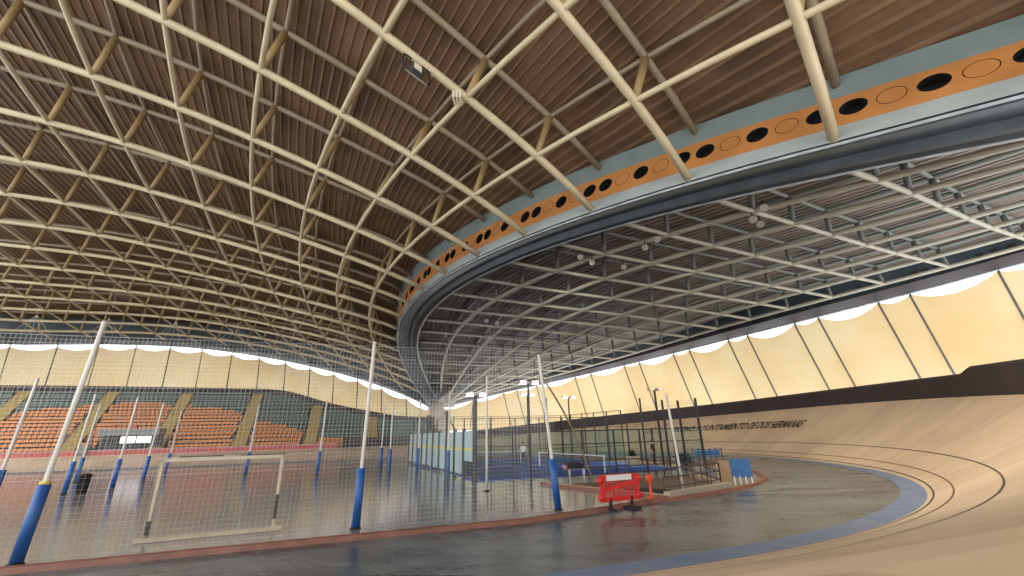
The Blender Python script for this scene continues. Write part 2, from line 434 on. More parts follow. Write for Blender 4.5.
# soffit, right web, hidden back and core
def soff(j, s, dz=0): return LS(0,j)*(1-s) + RS(0,j)*s + Vector((0,0,dz))
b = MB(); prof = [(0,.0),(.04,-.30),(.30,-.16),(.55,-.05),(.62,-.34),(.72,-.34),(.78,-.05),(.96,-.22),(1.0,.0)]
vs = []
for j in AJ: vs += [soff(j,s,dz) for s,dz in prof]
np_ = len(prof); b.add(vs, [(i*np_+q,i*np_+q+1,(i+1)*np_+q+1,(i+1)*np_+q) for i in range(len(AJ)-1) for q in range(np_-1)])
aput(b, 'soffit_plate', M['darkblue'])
b = MB().tube([soff(j,1.02,-.16) for j in AJ], .09, 6); aput(b, 'edge_rail', M['rail_light'])
b = MB().tube([soff(j,-.02,-.24) for j in AJ], .06, 6); aput(b, 'edge_rail', M['rail_light'])
b = strip(MB(), lambda j: RS(0,j), lambda j: RU(0,j)+normal(RS,0,j)*.4); aput(b, 'side_plate', M['darkblue'])
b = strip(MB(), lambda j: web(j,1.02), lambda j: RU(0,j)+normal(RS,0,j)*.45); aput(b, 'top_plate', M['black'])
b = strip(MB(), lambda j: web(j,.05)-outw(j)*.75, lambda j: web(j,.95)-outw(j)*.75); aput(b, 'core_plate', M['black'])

# buttress under the far end of the arch
end = soff(JL-.1, .5); be = empty('arch_buttress', (end.x, end.y, 0))
tag(be, 'tapered concrete buttress where the arch girder lands', 'buttress')
b = MB(); fu = Vector((CU,SU,0)); fv = Vector((-SU,CU,0))
prof = [(0,2.6,2.2),(2.5,2.2,2.0),(5.5,1.3,1.5),(end.z+.2,1.25,1.3)]
vs = []
for z,a,c in prof:
    for sx,sy in ((-1,-1),(1,-1),(1,1),(-1,1)): vs.append(fu*sx*a + fv*sy*c + Vector((0,0,z)))
fs = [(i*4+q,i*4+(q+1)%4,(i+1)*4+(q+1)%4,(i+1)*4+q) for i in range(3) for q in range(4)] + [(3,2,1,0),(12,13,14,15)]
b.add(vs,fs).build('pier', M['concrete'], be)
for s_ in (-1,1):
    MB().tube([fu*s_*1.2+Vector((0,0,end.z-.6)), fu*s_*4.2+fv*1.0+Vector((0,0,3.0))], .16).build('raking_strut', M['steel_dark'], be)

# ------------------------------------------------------------------ eave girders, membrane walls
SEAM_B = {}
def stand_slope(u): return float(np.interp(u, [-10,7,20], [.394,.265,.245]))
def stand_top(u): return float(np.interp(u, [-62,-40,-14,-4,7,12], [86,86.4,85.8,80.7,77.6,77]))
def stand_z(u, v): return .95 + stand_slope(u)*(v-63.2)
def eaveL(i): return LS(i, JL)
def eaveR(j): return RS(8., j)
def eave_girder(E, ts, du, name, label, inward):
    root = empty(name, E(ts[len(ts)//2])); o0 = root.location.copy(); tag(root, label, 'girder')
    def put(bm, nm, m):
        o = bm.build(nm, m, root, origin=o0); o.location = (0,0,0)
    bm = MB(); vs = []
    for t in ts:
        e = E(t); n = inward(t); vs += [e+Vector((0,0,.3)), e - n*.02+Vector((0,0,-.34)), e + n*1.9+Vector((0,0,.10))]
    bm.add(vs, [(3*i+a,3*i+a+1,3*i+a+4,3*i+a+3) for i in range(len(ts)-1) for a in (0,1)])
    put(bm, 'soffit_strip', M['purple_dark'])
    bm = MB().tube([E(t)+Vector((0,0,-.32)) for t in ts], .11, 6); put(bm, 'edge_tube', M['rail_light'])
    bm = MB(); vs = []
    for t in ts:
        e = E(t); n = inward(t); vs += [e+n*1.2+Vector((0,0,.1)), e+n*1.2+Vector((0,0,du))]
    bm.add(vs, [(2*i,2*i+1,2*i+3,2*i+2) for i in range(len(ts)-1)]); put(bm, 'side_plate', M['darkblue'])
    return root
def eaveR2(t):
    if t <= 16.: return RS(8., t)
    f = (t-16.)/2.; return RS(8.,16.)*(1-f) + Vector((-13.6,80.4,7.5))*f
def inL(i): d = LS(i,JL-1)-LS(i,JL); return Vector((d.x,d.y,0)).normalized()
def inR(j):
    if j > 16: return Vector((SU,-CU,0))
    d = RS(7,j)-RS(8,j); return Vector((d.x,d.y,0)).normalized()
eave_girder(eaveL, list(np.arange(0.0,16.01,.25)), 4.0, 'eave_girder', 'dark blue grey eave girder above the far grandstand', inL)
gr = eave_girder(eaveR2, list(np.arange(-1,18.01,.25)), 2.3, 'eave_girder', 'dark blue grey eave girder above the right hand bend', inR)
g0 = gr.location.copy()
for j in range(0, 14):
    for q in (.3,.5,.7):
        e = eaveR(j+q); n = inR(j+q); ctr = e+n*1.3+Vector((0,0,.85))
        x = (eaveR(j+q+.1)-eaveR(j+q-.1)).normalized(); z = Vector((0,0,1))
        o = MB().lathe(ctr, [(.30,0),(.30,.03),(.0,.03)], 14, ax=(x,z,n)).build('dark_hole_disc', M['black'], gr, origin=g0); o.location = (0,0,0)  # solid black disc, its colour standing in for the dark of a hole

def membrane(E, ts, bottom, sag, gap, inward, name, label):
    # ts: seam parameters; the cloth hangs in scallops between them
    root_bm = MB(); NS = 8; cols = []
    for a in range(len(ts)-1):
        for q in range(NS):
            f = q/NS; t = ts[a]*(1-f) + ts[a+1]*f; cols.append((t, 4*f*(1-f)*min(1.3,(ts[a+1]-ts[a])))) 
    cols.append((ts[-1], 0)); vs = []; NV = 6
    for t, s_ in cols:
        top = E(t) + Vector((0,0,-(gap + sag*s_))); bot = bottom(t)
        for r in range(NV+1):
            g = r/NV; p = top*(1-g) + bot*g
            p = p - inward(t)*(.5*s_*math.sin(PI*min(1,g*1.0)))
            vs.append(p)
    k = NV+1
    root_bm.add(vs, [(i*k+r,i*k+r+1,(i+1)*k+r+1,(i+1)*k+r) for i in range(len(cols)-1) for r in range(NV)])
    w = root_bm.build(name, M['membrane'], None, True); tag(w, label, 'wall', kind='structure')
    for t in ts:
        p0 = E(t)+Vector((0,0,-.3)); p1 = bottom(t) + inward(t)*.12
        MB().tube([p0 , p0*.97+p1*.03+inward(t)*.15, p1], .085, 6).build('seam_post', M['steel_dark'], w)
    return w
def botL(i):
    e = eaveL(i); u, v = UV(e); v2 = max(stand_top(u)+.6, v+1.2) if u < -8 else v+1.0
    z = stand_z(u, min(stand_top(u), v2)) + .9
    return W(u + (u+14)*.02, v2, z)
membrane(eaveL, [float(x) for x in range(0,16)], botL, .55, .75, inL, 'wall_left', 'cream translucent membrane wall above the far grandstand')
def botR(j):
    e = eaveR2(j); n = -inR(j); h = e.z - 3.2
    return e + n*(.42*h) + Vector((0,0,-h))
membrane(eaveR2, [float(x)+y for x in range(-1,16,2) for y in (0.,.62)]+[16.,17.,18.], botR, .66, .40, inR, 'wall_right', 'cream translucent membrane wall above the banked bend')

# ------------------------------------------------------------------ track
UC, VC, RA, RB = 6.4, 35.37, 27.1, 20.8
path = []
for u in np.arange(-16, UC, 1.5): path.append((u, VC-RA))
for a in np.arange(-90, 0, 2.5): path.append((UC+RA*math.cos(math.radians(a)), VC+RA*math.sin(math.radians(a))))
for a in np.arange(0, 90, 2.5): path.append((UC+RA*math.cos(math.radians(a)), VC+RB*math.sin(math.radians(a))))
for u in np.arange(UC, -76, -2.5): path.append((u, VC+RB))
path = np.array(path); npth = len(path)
tg = np.gradient(path, axis=0); tg /= np.linalg.norm(tg, axis=1)[:,None]
nrm = np.stack([tg[:,1], -tg[:,0]], 1)                       # outward
arc = np.concatenate([[0], np.cumsum(np.linalg.norm(np.diff(path, axis=0), axis=1))])
phi = np.degrees(np.arctan2(path[:,1]-VC, path[:,0]-UC)); phi = np.where(path[:,0] < UC, np.sign(path[:,1]-VC)*90, phi)
WID = 6.9
ztop = 1.2 + 2.9*np.clip(np.cos(np.radians(np.clip((phi+14)*.86, -90, 90))), 0, 1)**1.6
def TP(s, d, lift=0):     # point at arc length s, horizontal offset d from the inner edge
    u = np.interp(s, arc, path[:,0]); v = np.interp(s, arc, path[:,1])
    nu = np.interp(s, arc, nrm[:,0]); nv = np.interp(s, arc, nrm[:,1]); zt = np.interp(s, arc, ztop)
    dd = max(0, d-.75); g = dd/(WID-.75)
    z = .02 + .03*min(d,.75)/.75 + zt*(g*.80 + .20*g*g if g <= 1 else 1+(g-1))
    return W(u+nu*d, v+nv*d, z+lift)
ds = [0,.35,.75] + list(np.linspace(.75, WID, 13)[1:])
bm = MB(); uvs = []
SS = np.arange(0, arc[-1], .75)
for s in SS:
    for d in ds: bm.v.append(tuple(TP(s,d))); uvs.append((s,d))
ds2 = [7.6, 8.5, 10.5, 13.0]; K = len(ds)
for a in range(len(SS)-1):
    if np.interp(SS[a+1],arc,phi) < -69:                      # open run-off at the top of the home straight
        dd = [WID]+ds2
        for x in range(len(dd)-1):
            o = len(bm.v)
            for s_, d_ in ((SS[a],dd[x]),(SS[a+1],dd[x]),(SS[a+1],dd[x+1]),(SS[a],dd[x+1])):
                q = TP(s_, min(d_, 8.0)); e = TP(s_, d_); q = Vector((e.x, e.y, q.z)); bm.v.append(tuple(q)); uvs.append((s_,d_))
            bm.f.append((o,o+1,o+2,o+3)); bm.m.append(0)
    for d in range(K-1):
        bm.f.append((a*K+d, (a+1)*K+d, (a+1)*K+d+1, a*K+d+1)); bm.m.append(1 if d < 2 else 0)
track = bm.build('cycling_track', [M['track'], M['track_blue']], None, True)
ul = track.data.uv_layers.new(name='UVMap')
for lp in track.data.loops: ul.data[lp.index].uv = uvs[lp.vertex_index]
tag(track, 'tan banked cycling track with a blue inner band', 'track', kind='structure')
def tline(d, w, m):
    b = MB(); vs = []
    for s in SS: vs += [TP(s,d,.014), TP(s,d+w,.014)]
    b.add(vs, [(2*i,2*i+2,2*i+3,2*i+1) for i in range(len(SS)-1)]); b.build('marking_line', m, track)
tline(.90,.05,M['line_dark']); tline(1.45,.05,M['line_red']); tline(2.65,.05,M['line_dark'])

# parapet round the top of the track
bm = MB(); vs = []
sp = [s for s in SS if np.interp(s,arc,phi) > -72 and (np.interp(s,arc,path[:,0]) > -1.5)]
for s in sp:
    h = 1.15 if np.interp(s,arc,phi) > -37 else 1.5
    vs += [TP(s,WID-.02,-.1), TP(s,WID+.05,h), TP(s,WID+.30,h), TP(s,WID+.30,-1.2)]
bm.add(vs, [(4*i+a,4*i+a+1,4*i+a+5,4*i+a+4) for i in range(len(sp)-1) for a in range(3)])
sp_end = [s for s in sp if True]
par = bm.build('trim_1', M['parapet']); tag(par, 'dark brown parapet along the top of the banked track', 'parapet', kind='structure')

# lettering painted on the bank
fc = bpy.data.curves.new('lettering', 'FONT'); fc.body = 'EXCMO. AYUNTAMIENTO DE DOS HERMANAS'; fc.size = 1.0; fc.shear = .28; fc.offset = .036; fc.resolution_u = 3
fo = bpy.data.objects.new('lettering', fc); COL.objects.link(fo)
dg = bpy.context.evaluated_depsgraph_get(); me = bpy.data.meshes.new_from_object(fo.evaluated_get(dg)); 
bpy.data.objects.remove(fo)
xs = [v.co.x for v in me.vertices]; ys = [v.co.y for v in me.vertices]
x0, x1, y0, y1 = min(xs), max(xs), min(ys), max(ys)
def s_at_phi(a): return float(np.interp(a, phi[path[:,0] >= UC], arc[path[:,0] >= UC]))
SL0, SL1 = 72.25, 59.25
DL0, DL1 = 4.5, 5.45
for v in me.vertices:
    f = (v.co.x-x0)/(x1-x0); g = (v.co.y-y0)/(y1-y0)
    v.co = TP(SL0+(SL1-SL0)*f, DL0+(DL1-DL0)*g, .02)
me.materials.append(M['letter'])
lo = bpy.data.objects.new('lettering', me); COL.objects.link(lo); lo.parent = track; lo['label'] = 'dark slanted capitals painted on the bank'
em = MB(); se = 74.2
ce = [(math.cos(q*PI/8)*.8, math.sin(q*PI/8)*.55) for q in range(17)]
em.tube([TP(se-x, 5.1+y, .02) for x,y in ce], .05, 5)
em.tube([TP(se-x*.5, 5.1+y*.5, .02) for x,y in ce], .04, 5)
em.tube([TP(se+.9, 4.4, .02), TP(se-.2, 5.6, .02), TP(se-1.1, 5.7, .02)], .04, 5)
eo = em.build('painted_emblem', M['emblem'], track)

# ------------------------------------------------------------------ floors and kerb
def poly_slab(name, pts, z0, z1, m):
    n = len(pts); vs = [W(u,v,z0) for u,v in pts] + [W(u,v,z1) for u,v in pts]
    fs = [tuple(range(n,2*n))] + [(i,(i+1)%n,n+(i+1)%n,n+i) for i in range(n)]
    return MB().add(vs, fs).build(name, m)
fl = poly_slab('floor', [(-90,6.5),(5,6.5),(25,11),(36,25),(36,45),(25,58),(5,60),(-90,60)], -.3, 0, M['apron'])
tag(fl, 'dark worn asphalt lane between track and infield', 'floor', kind='structure')
INF = [(-80,12.9),(5,12.95),(7.6,13.5),(10,14.2),(12.6,14.5),(15.3,15.25),(17.6,16.3),(19.6,17.6),(22.0,20.3),(24.0,24.3),(24.6,30),(23,37),(19,44),(12,49),(4,51),(-80,51)]
fi = poly_slab('floor', INF, -.2, .035, M['infield']); tag(fi, 'polished grey infield floor', 'floor', kind='structure')
bm = MB(); kp = INF[:-1]
for off, z in ((0,0),):
    vs = []
    for i,(u,v) in enumerate(kp):
        a = kp[max(i-1,0)]; c = kp[min(i+1,len(kp)-1)]; t = Vector((c[0]-a[0], c[1]-a[1])).normalized(); n = Vector((t.y,-t.x))
        for o,zz in ((.16,0),(.13,.11),(-.05,.12),(-.10,.03)): vs.append(W(u+n.x*o, v+n.y*o, zz))
    bm.add(vs, [(4*i+a,4*i+a+1,4*i+a+5,4*i+a+4) for i in range(len(kp)-1) for a in range(3)])
kb = bm.build('trim_2', M['kerb']); tag(kb, 'low red brown kerb round the infield', 'kerb', kind='structure')

# ------------------------------------------------------------------ grandstand
ROWS = 19; V0 = 63.2
def row_v(u, r): return V0 + (stand_top(u)-V0-.6)*(r/ROWS)
US = list(np.arange(-66, 13.1, 1.975)); bm = MB()
def row_zv(u, r):
    v = V0 + 1.19*r
    return v, stand_z(u, v)
NR = 20
for a in range(len(US)-1):
    ua, ub = US[a], US[a+1]; um = (ua+ub)/2
    for r in range(NR):
        va = V0+1.19*r
        if va > stand_top(um): break
        za, zb = stand_z(ua,va), stand_z(ub,va); zc, zd = stand_z(ua,va+1.19), stand_z(ub,va+1.19)
        if r == 0: bm.add([W(ua,va,0),W(ub,va,0),W(ub,va,zb),W(ua,va,za)], [(0,1,2,3)])
        bm.add([W(ua,va,za),W(ub,va,zb),W(ub,va+1.19,zb),W(ua,va+1.19,za),W(ub,va+1.19,zd),W(ua,va+1.19,zc)], [(0,1,2,3),(3,2,4,5)])
st = bm.build('grandstand', M['terrace']); tag(st, 'stepped concrete terraces of the far grandstand', 'grandstand', kind='structure')
bm = MB(); vs = []
for u in US:
    v = stand_top(u)+.2; z = stand_z(u,v); vs += [W(u,v,z-.6), W(u,v,z+.95), W(u,v+.25,z+.95)]
bm.add(vs, [(3*i+a,3*i+a+1,3*i+a+4,3*i+a+3) for i in range(len(US)-1) for a in range(2)])
tag(bm.build('wall_back', M['parapet']), 'dark low wall behind the top row of seats', 'wall', kind='structure')
AISLES = [-48.0,-38.8,-30.0,-21.8,-13.3,-5.2,2.5]
def aisle_u(u0, v): return u0 + .0095*u0*(v-64)
for u0 in AISLES:
    bm = MB()
    for r in range(NR*2):
        va = V0 + .595*r
        u = aisle_u(u0, va)
        if va > stand_top(u)-.4: break
        z = stand_z(u, va)
        bm.ubox(u-.75, u+.75, va, va+.62, z-.2, z+.30)
    bm.build('stairway', M['stair'], st)
# seats
def seat_bm():
    b = MB()
    prof = [(-.20,.40),(-.19,.43),(.10,.40),(.17,.44),(.205,.56),(.22,.68),(.19,.68),(.17,.56),(.13,.47),(.08,.43),(-.19,.40)]
    n = len(prof); vs = []
    for sx, sh in ((-.22,.03),(-.12,0),(.12,0),(.22,.03)):
        for y,z in prof: vs.append((sx, y, z+sh))
    fs = [(c*n+i,c*n+(i+1)%n,(c+1)*n+(i+1)%n,(c+1)*n+i) for c in range(3) for i in range(n)]
    fs += [tuple(range(n-1,-1,-1)), tuple(3*n+i for i in range(n))]
    b.add(vs, fs); b.box((0,.05,.2), (.06,.06,.42)); return b
SB = seat_bm(); SME = {}
for c in ('orange','green'):
    o = SB.build('stadium_seat', M['seat_'+c]); SME[c] = o.data; bpy.data.objects.remove(o)
BU = [-66,-43,-41.4,-39.6,-37,-33.8,-31.5,-25.7,-23.4,-18,-15.4,-13.2,-8.2,-4.3,2.4,6.3,10]
BV = [75.5,76.4,77.1,79.3,79.2,80.2,81.1,80.2,79.2,77.7,75.4,73.1,70.5,67.3,66.4,65.8,64]
allseats = {'orange':[], 'green':[]}
for r in range(NR-1):
    v = V0 + 1.19*r + .62
    u = -64.0
    while u < 11.6:
        if v + .4 < stand_top(u) and all(abs(u-aisle_u(a,v)) > 1.0 for a in AISLES) and not (-28.0 < u < -21.2 and v < 66.4):
            p = W(u, v, stand_z(u, v-.6))
            if in_frame(p, 6):
                allseats['orange' if v < np.interp(u,BU,BV) else 'green'].append(((p-CAM).length, p))
        u += .53
SV, SF = SB.v, SB.f
order = sorted(((d,c,p) for c in allseats for d,p in allseats[c]), key=lambda x: x[0])
Rm = Matrix.Rotation(ANG, 3, 'Z'); rv = [Rm @ Vector(p) for p in SV]; rest = {'orange':MB(), 'green':MB()}
for n,(d,c,p) in enumerate(order):
    if n < 298:
        o = bpy.data.objects.new('stadium_seat', SME[c]); COL.objects.link(o); o.location = p; o.rotation_euler = (0,0,ANG)
        tag(o, c+' plastic seat in the nearest blocks of the far grandstand', 'seat', c+' seats of the far grandstand')
    else: rest[c].add([q+p for q in rv], SF)
for c in rest:
    o = rest[c].build('stadium_seats', M['seat_'+c])
    tag(o, 'remaining %s plastic seats filling the far grandstand rows' % c, 'seats', kind='stuff')

# red banner on a front rail, black rail further right
bn = empty('front_barrier', W(-20,62.9,1.2)); bo = bn.location.copy(); tag(bn, 'long red fabric barrier along the foot of the far grandstand', 'barrier')
def bput(bm, nm, m, root, o0):
    o = bm.build(nm, m, root, origin=o0); o.location = (0,0,0); return o
bm = MB(); vs = []; uu = np.arange(-62, -1.9, 1.0)
for k,u in enumerate(uu):
    w = .05*math.sin(k*1.7); vs += [W(u,62.95+w,.95), W(u,62.95-w,1.75)]
bm.add(vs, [(2*i,2*i+2,2*i+3,2*i+1) for i in range(len(uu)-1)])
bput(bm, 'fabric', M['banner'], bn, bo)
bput(MB().tube([W(-62,63.0,1.78),W(-2,63.0,1.78)], .03, 6), 'rail', M['rail_light'], bn, bo)
rl = empty('front_railing', W(4,62.9,1.0)); ro = rl.location.copy(); tag(rl, 'black railing at the foot of the grandstand right of the red barrier', 'railing')
for z in (1.25,1.55,1.85,2.1): bput(MB().bar(W(-1.7,63,z), W(9.5,63.2,z+.25), .06), 'rail', M['dark_rail'], rl, ro)
for u in np.arange(-1.7,9.6,1.4): bput(MB().bar(W(u,63.1,.9), W(u,63.1,2.15+.02*(u+2)), .06), 'post', M['dark_rail'], rl, ro)

# judges booth
jb = empty('judges_booth', W(-24.6,64.1,1.3), ANG); tag(jb, 'grey flat roofed booth with two bright screens at the grandstand foot', 'booth')
MB().box((.35,.3,2.35),(5.7,2.4,.75)).build('roof', M['grey_roof'], jb)
MB().box((0,1.3,1.0),(6.0,.12,2.0)).build('back_wall', M['booth_dark'], jb)
MB().box((-.9,-.55,.35),(4.6,.1,.75)).build('front_panel', M['booth_dark'], jb)
for x in (-2.95,-.9,.9,2.9): MB().box((x,-.6,1.0),(.12,.12,2.0)).build('post', M['booth_dark'], jb)
for x in (.35,1.85): MB().box((x,-.70,1.5),(1.38,.05,.72)).build('screen', M['screen'], jb)
MB().box((-3.2,-1.0,.55),(.8,.8,1.1)).build('side_cabinet', M['grey_roof'], jb)
ob = MB().box((0,0,.2),(.9,.5,.4)).box((0,0,.42),(.8,.4,.06)).build('equipment_case', M['banner']); ob.location = W(-24.3,64.0,1.3+2.725); ob.rotation_euler = (0,0,ANG)
tag(ob, 'small red case on the booth roof', 'case')

# ------------------------------------------------------------------ net poles
def net_pole(u, v, h, lean, label, group, pad=True, r=.055, collar=False):
    b0 = W(u,v,.03); root = empty('net_pole', b0)
    tag(root, label, 'pole', group)
    du, dv = lean; top = Vector((CU*du-SU*dv, SU*du+CU*dv, h)); n = 3
    MB().tube([top*(k/n) for k in range(n+1)], r, 10).build('shaft', M['white_pole'], root, True)
    MB().lathe((0,0,0), [(.16,0),(.16,.03),(.07,.05)], 12).build('base_plate', M['rubber'], root)
    if pad:
        f = 1.57/h
        MB().tube([top*(.06/h), top*f*.5, top*f], r+.065, 12).build('padding', M['blue_pad'], root, True)
        if collar: MB().tube([top*(f), top*(f+.012)], r+.05, 10).build('padding_collar', M['yellow'], root, True)
    return root
net_pole(-6.55,13.45,5.45,(.17,.27),'white net pole with blue padding, leftmost of the near net line', 'net poles of the ball court', collar=True)
net_pole(.3,14.1,5.3,(.10,.0),'white net pole with blue padding standing right of the goal', 'net poles of the ball court')
net_pole(6.6,14.2,5.15,(-.40,.15),'white net pole with blue padding just left of the red barrier', 'net poles of the ball court')
net_pole(5.9,20.2,5.1,(.03,0),'bare white net pole standing behind the padded pole by the red barrier', 'net poles of the ball court', pad=False)
net_pole(5.4,26.5,5.0,(0,0),'white net pole with blue padding in front of the pale court screens', 'net poles of the ball court')
net_pole(4.6,33.5,5.0,(0,0),'thin net pole at the far end of the pale court screens', 'net poles of the ball court')
net_pole(2.7,34.4,5.0,(0,0),'far padded net pole nearest the court corner', 'net poles of the ball court')
net_pole(2.3,38.2,5.0,(.05,0),'far padded net pole second from the court corner', 'net poles of the ball court')
net_pole(-2.1,34.8,5.0,(.1,0),'padded net pole right of the goal on the far side of the ball court', 'net poles of the ball court')
net_pole(-7.2,38.7,5.0,(.1,.2),'padded net pole seen through the goal', 'net poles of the ball court')
net_pole(-14.2,45.2,5.0,(.1,.2),'padded net pole seen behind the left goal post', 'net poles of the ball court')
net_pole(-12.7,36.7,5.0,(.1,.2),'padded net pole in front of the bright booth screens', 'net poles of the ball court')
net_pole(-12.4,32.0,5.0,(.1,.1),'padded net pole in front of the dark half of the booth', 'net poles of the ball court')
net_pole(-17.0,38.6,5.0,(.1,.1),'thin padded net pole left of the booth, just behind the pole by the bin', 'net poles of the ball court')
net_pole(-13.6,30.1,5.0,(.1,.1),'padded net pole with the black bin at its foot', 'net poles of the ball court')
net_pole(-12.4,22.8,5.0,(.1,.2),'padded net pole at the left edge of the photo', 'net poles of the ball court')

def net(name, a, b, z0, z1, cell, th, m, label, sag=0, hang=None):
    a = Vector(a); b = Vector(b); L = (b-a).length; d = (b-a)/L; n = d.cross(Vector((0,0,1)))
    bm = MB()
    nx = int(L/cell); nz = int((z1-z0)/cell)
    for i in range(nx+1):
        p = a + d*(L*i/nx); bm.bar(p+Vector((0,0,z0)), p+Vector((0,0,z1)), th)
    for k in range(nz+1):
        z = z0 + (z1-z0)*k/nz; bm.bar(a+Vector((0,0,z)), b+Vector((0,0,z)), th)
    root = empty(name, a + Vector((0,0,z0))); o0 = root.location.copy()
    o = bm.build('mesh', m, root, origin=o0); o.location = (0,0,0)
    o = MB().tube([a+Vector((0,0,z1)), b+Vector((0,0,z1))], th*1.3, 5).build('head_rope', m, root, origin=o0); o.location = (0,0,0)
    if hang:
        for q in range(int(L/hang)+1):
            p = a + d*min(L, q*hang+.8)
            h = MB()
            for s_ in (-1.2,-.6,0,.6,1.2): h.bar(p+d*s_+Vector((0,0,z1)), p+Vector((0,0,z1+1.5)), th*.9)
            h.bar(p+Vector((0,0,z1+1.5)), p+Vector((0,0,z1+5.5)), th*.7)
            o = h.build('hanging_cord', m, root, origin=o0); o.location = (0,0,0)
    tag(root, label, 'net'); return root
net('safety_net', W(-48,43.5), W(17.8,41.5), .05, 10.6, .31, .013, M['net'], 'tall white net hung from the roof across the middle of the infield', hang=4.6)
net('safety_net', W(-22,13.4), W(6.6,14.2), .05, 4.8, .125, .0025, M['net_thin'], 'fine near net strung between the padded poles behind the kerb')
net('safety_net', W(6.55,14.2), W(3.6,43.3), .05, 4.8, .16, .003, M['net_thin'], 'fine side net running back beside the pale court screens')

# ------------------------------------------------------------------ goal
g = empty('ball_goal', W(-3.42,15.25,.04), ANG - .02); tag(g, 'cream and black banded handball goal on the near touchline', 'goal')
def banded(nm, a, b, w, nb, par, start=0):
    a = Vector(a); b = Vector(b); bm = MB()
    for k in range(nb): bm.bar(a+(b-a)*(k/nb), a+(b-a)*((k+1)/nb), w, mi=(k+start)%2)
    return bm.build(nm, [M['goal'], M['goal_black']], par)
banded('post', (-1.5,0,0), (-1.5,0,1.96), .08, 1, g); banded('post', (1.5,0,0), (1.5,0,1.96), .08, 1, g)
MB().bar((-1.5,-.01,.0),(-1.5,-.01,.42),.084).build('post_band', M['goal_black'], g); MB().bar((1.5,-.01,.25),(1.5,-.01,.9),.084).build('post_band', M['goal_black'], g)
MB().bar((-1.54,0,1.93),(1.54,0,1.93),.08).build('crossbar', M['goal'], g)
MB().bar((-1.3,.55,1.99),(-.2,.55,1.99),.03).build('top_brace', M['goal_black'], g); MB().bar((.3,.5,1.98),(1.5,.5,1.98),.03).build('top_brace', M['goal_black'], g)
MB().bar((-1.55,-.55,.05),(1.75,-.30,.05),.09).build('ground_bar', M['goal'], g)
for x,o in ((-1.5,-.05),(1.5,.2)):
    MB().bar((x,0,.05),(x+o,-.52 if x<0 else -.32,.05),.07).build('ground_frame', M['goal'], g)
# black bin, striped post
b = MB().lathe((0,0,0), [(.20,0),(.23,.05),(.27,.8),(.30,.82),(.30,.88),(.24,.9),(.10,.96)], 14).build('litter_bin', M['black'], None, True); b.location = W(-13.0,30.3,.04)
tag(b, 'black litter bin beside a padded net pole at left', 'bin')
root = empty('striped_post', W(-19.8,36.5,.04)); tag(root, 'thin black and white striped post at far left of the infield', 'post')
for k in range(9): MB().tube([(.015*k,0,.17*k),(.015*(k+1),0,.17*(k+1))], .05, 8).build('band', M['black'] if k%2 else M['white'], root)

# ------------------------------------------------------------------ padel courts
def court(u0,u1,v0,v1,label,netu=None,netv=None,nlabel=''):
    c = empty('court_floor', W(u0,v0,.04)); o0 = c.location.copy(); tag(c, label, 'court')
    def put(bm,nm,m):
        o = bm.build(nm,m,c,origin=o0); o.location = (0,0,0)
    put(MB().ubox(u0,u1,v0,v1,.03,.07), 'turf', M['court_blue'])
    lm = MB(); z = .075
    for (a,b_,c_,d) in ((u0+.3,u1-.3,v0+3.0,v0+3.07),(u0+.3,u1-.3,v1-3.07,v1-3.0),(u0+.3,u0+.37,v0,v1),(u1-.37,u1-.3,v0,v1)): lm.ubox(a,b_,c_,d,z-.004,z)
    put(lm,'court_lines',M['court_line'])
    return c
court(6.4,20.5,24.2,33.4,'blue turf of the front padel court')
court(5.6,20.5,35.0,44.6,'blue turf of the back padel court')
def court_net(a, b, label):
    a = Vector(a); b = Vector(b); r = empty('court_net', a); o0 = a.copy(); tag(r, label, 'court net')
    def put(bm,nm,m):
        o = bm.build(nm,m,r,origin=o0); o.location = (0,0,0)
    for p in (a,b): put(MB().tube([p, p+Vector((0,0,1.0))], .05, 8), 'net_post', M['white'])
    put(MB().bar(a+Vector((0,0,.95)), b+Vector((0,0,.95)), .02, .07), 'net_tape', M['white'])
    n = int((b-a).length/.12); bm = MB()
    for k in range(n+1):
        p = a+(b-a)*(k/n); bm.bar(p+Vector((0,0,.05)), p+Vector((0,0,.92)), .012)
    for k in range(8): bm.bar(a+Vector((0,0,.08+.115*k)), b+Vector((0,0,.08+.115*k)), .012)
    put(bm,'net_mesh',M['fence_mid'])
court_net(W(14.7,24.6,.07), W(13.7,32.4,.07), 'low white topped net across the front padel court')
court_net(W(7.2,38.6,.07), W(13.6,36.2,.07), 'low white topped net across the back padel court')

def fence_run(root, o0, a, b, n, h, hr, post_w, glass=False, frost=False, mesh=True):
    def put(bm,nm,m):
        o = bm.build(nm,m,root,origin=o0); o.location = (0,0,0); return o
    a = Vector(a); b = Vector(b)
    for k in range(n+1):
        p = a+(b-a)*(k/n); hh = h[k] if isinstance(h,list) else h
        put(MB().bar(p, p+Vector((0,0,hh)), post_w), 'fence_post', M['fence_black'])
    for z in hr: put(MB().bar(a+Vector((0,0,z)), b+Vector((0,0,z)), .05), 'fence_rail', M['fence_black'])
    if glass:
        for k in range(n):
            p = a+(b-a)*((k+.04)/n); q = a+(b-a)*((k+.96)/n)
            put(MB().bar(p+Vector((0,0,1.3)), q+Vector((0,0,1.3)), .012, 2.4), 'glass_pane', M['glass'])
    if mesh:
        bm = MB(); z0, z1 = mesh; d = (b-a); L = d.length; m_ = int(L/.32)
        for k in range(m_+1):
            p = a+d*(k/m_); bm.bar(p+Vector((0,0,z0)), p+Vector((0,0,z1)), .010)
        for k in range(int((z1-z0)/.32)+1): bm.bar(a+Vector((0,0,z0+.32*k)), b+Vector((0,0,z0+.32*k)), .010)
        put(bm, 'wire_mesh', M['fence_mid'])
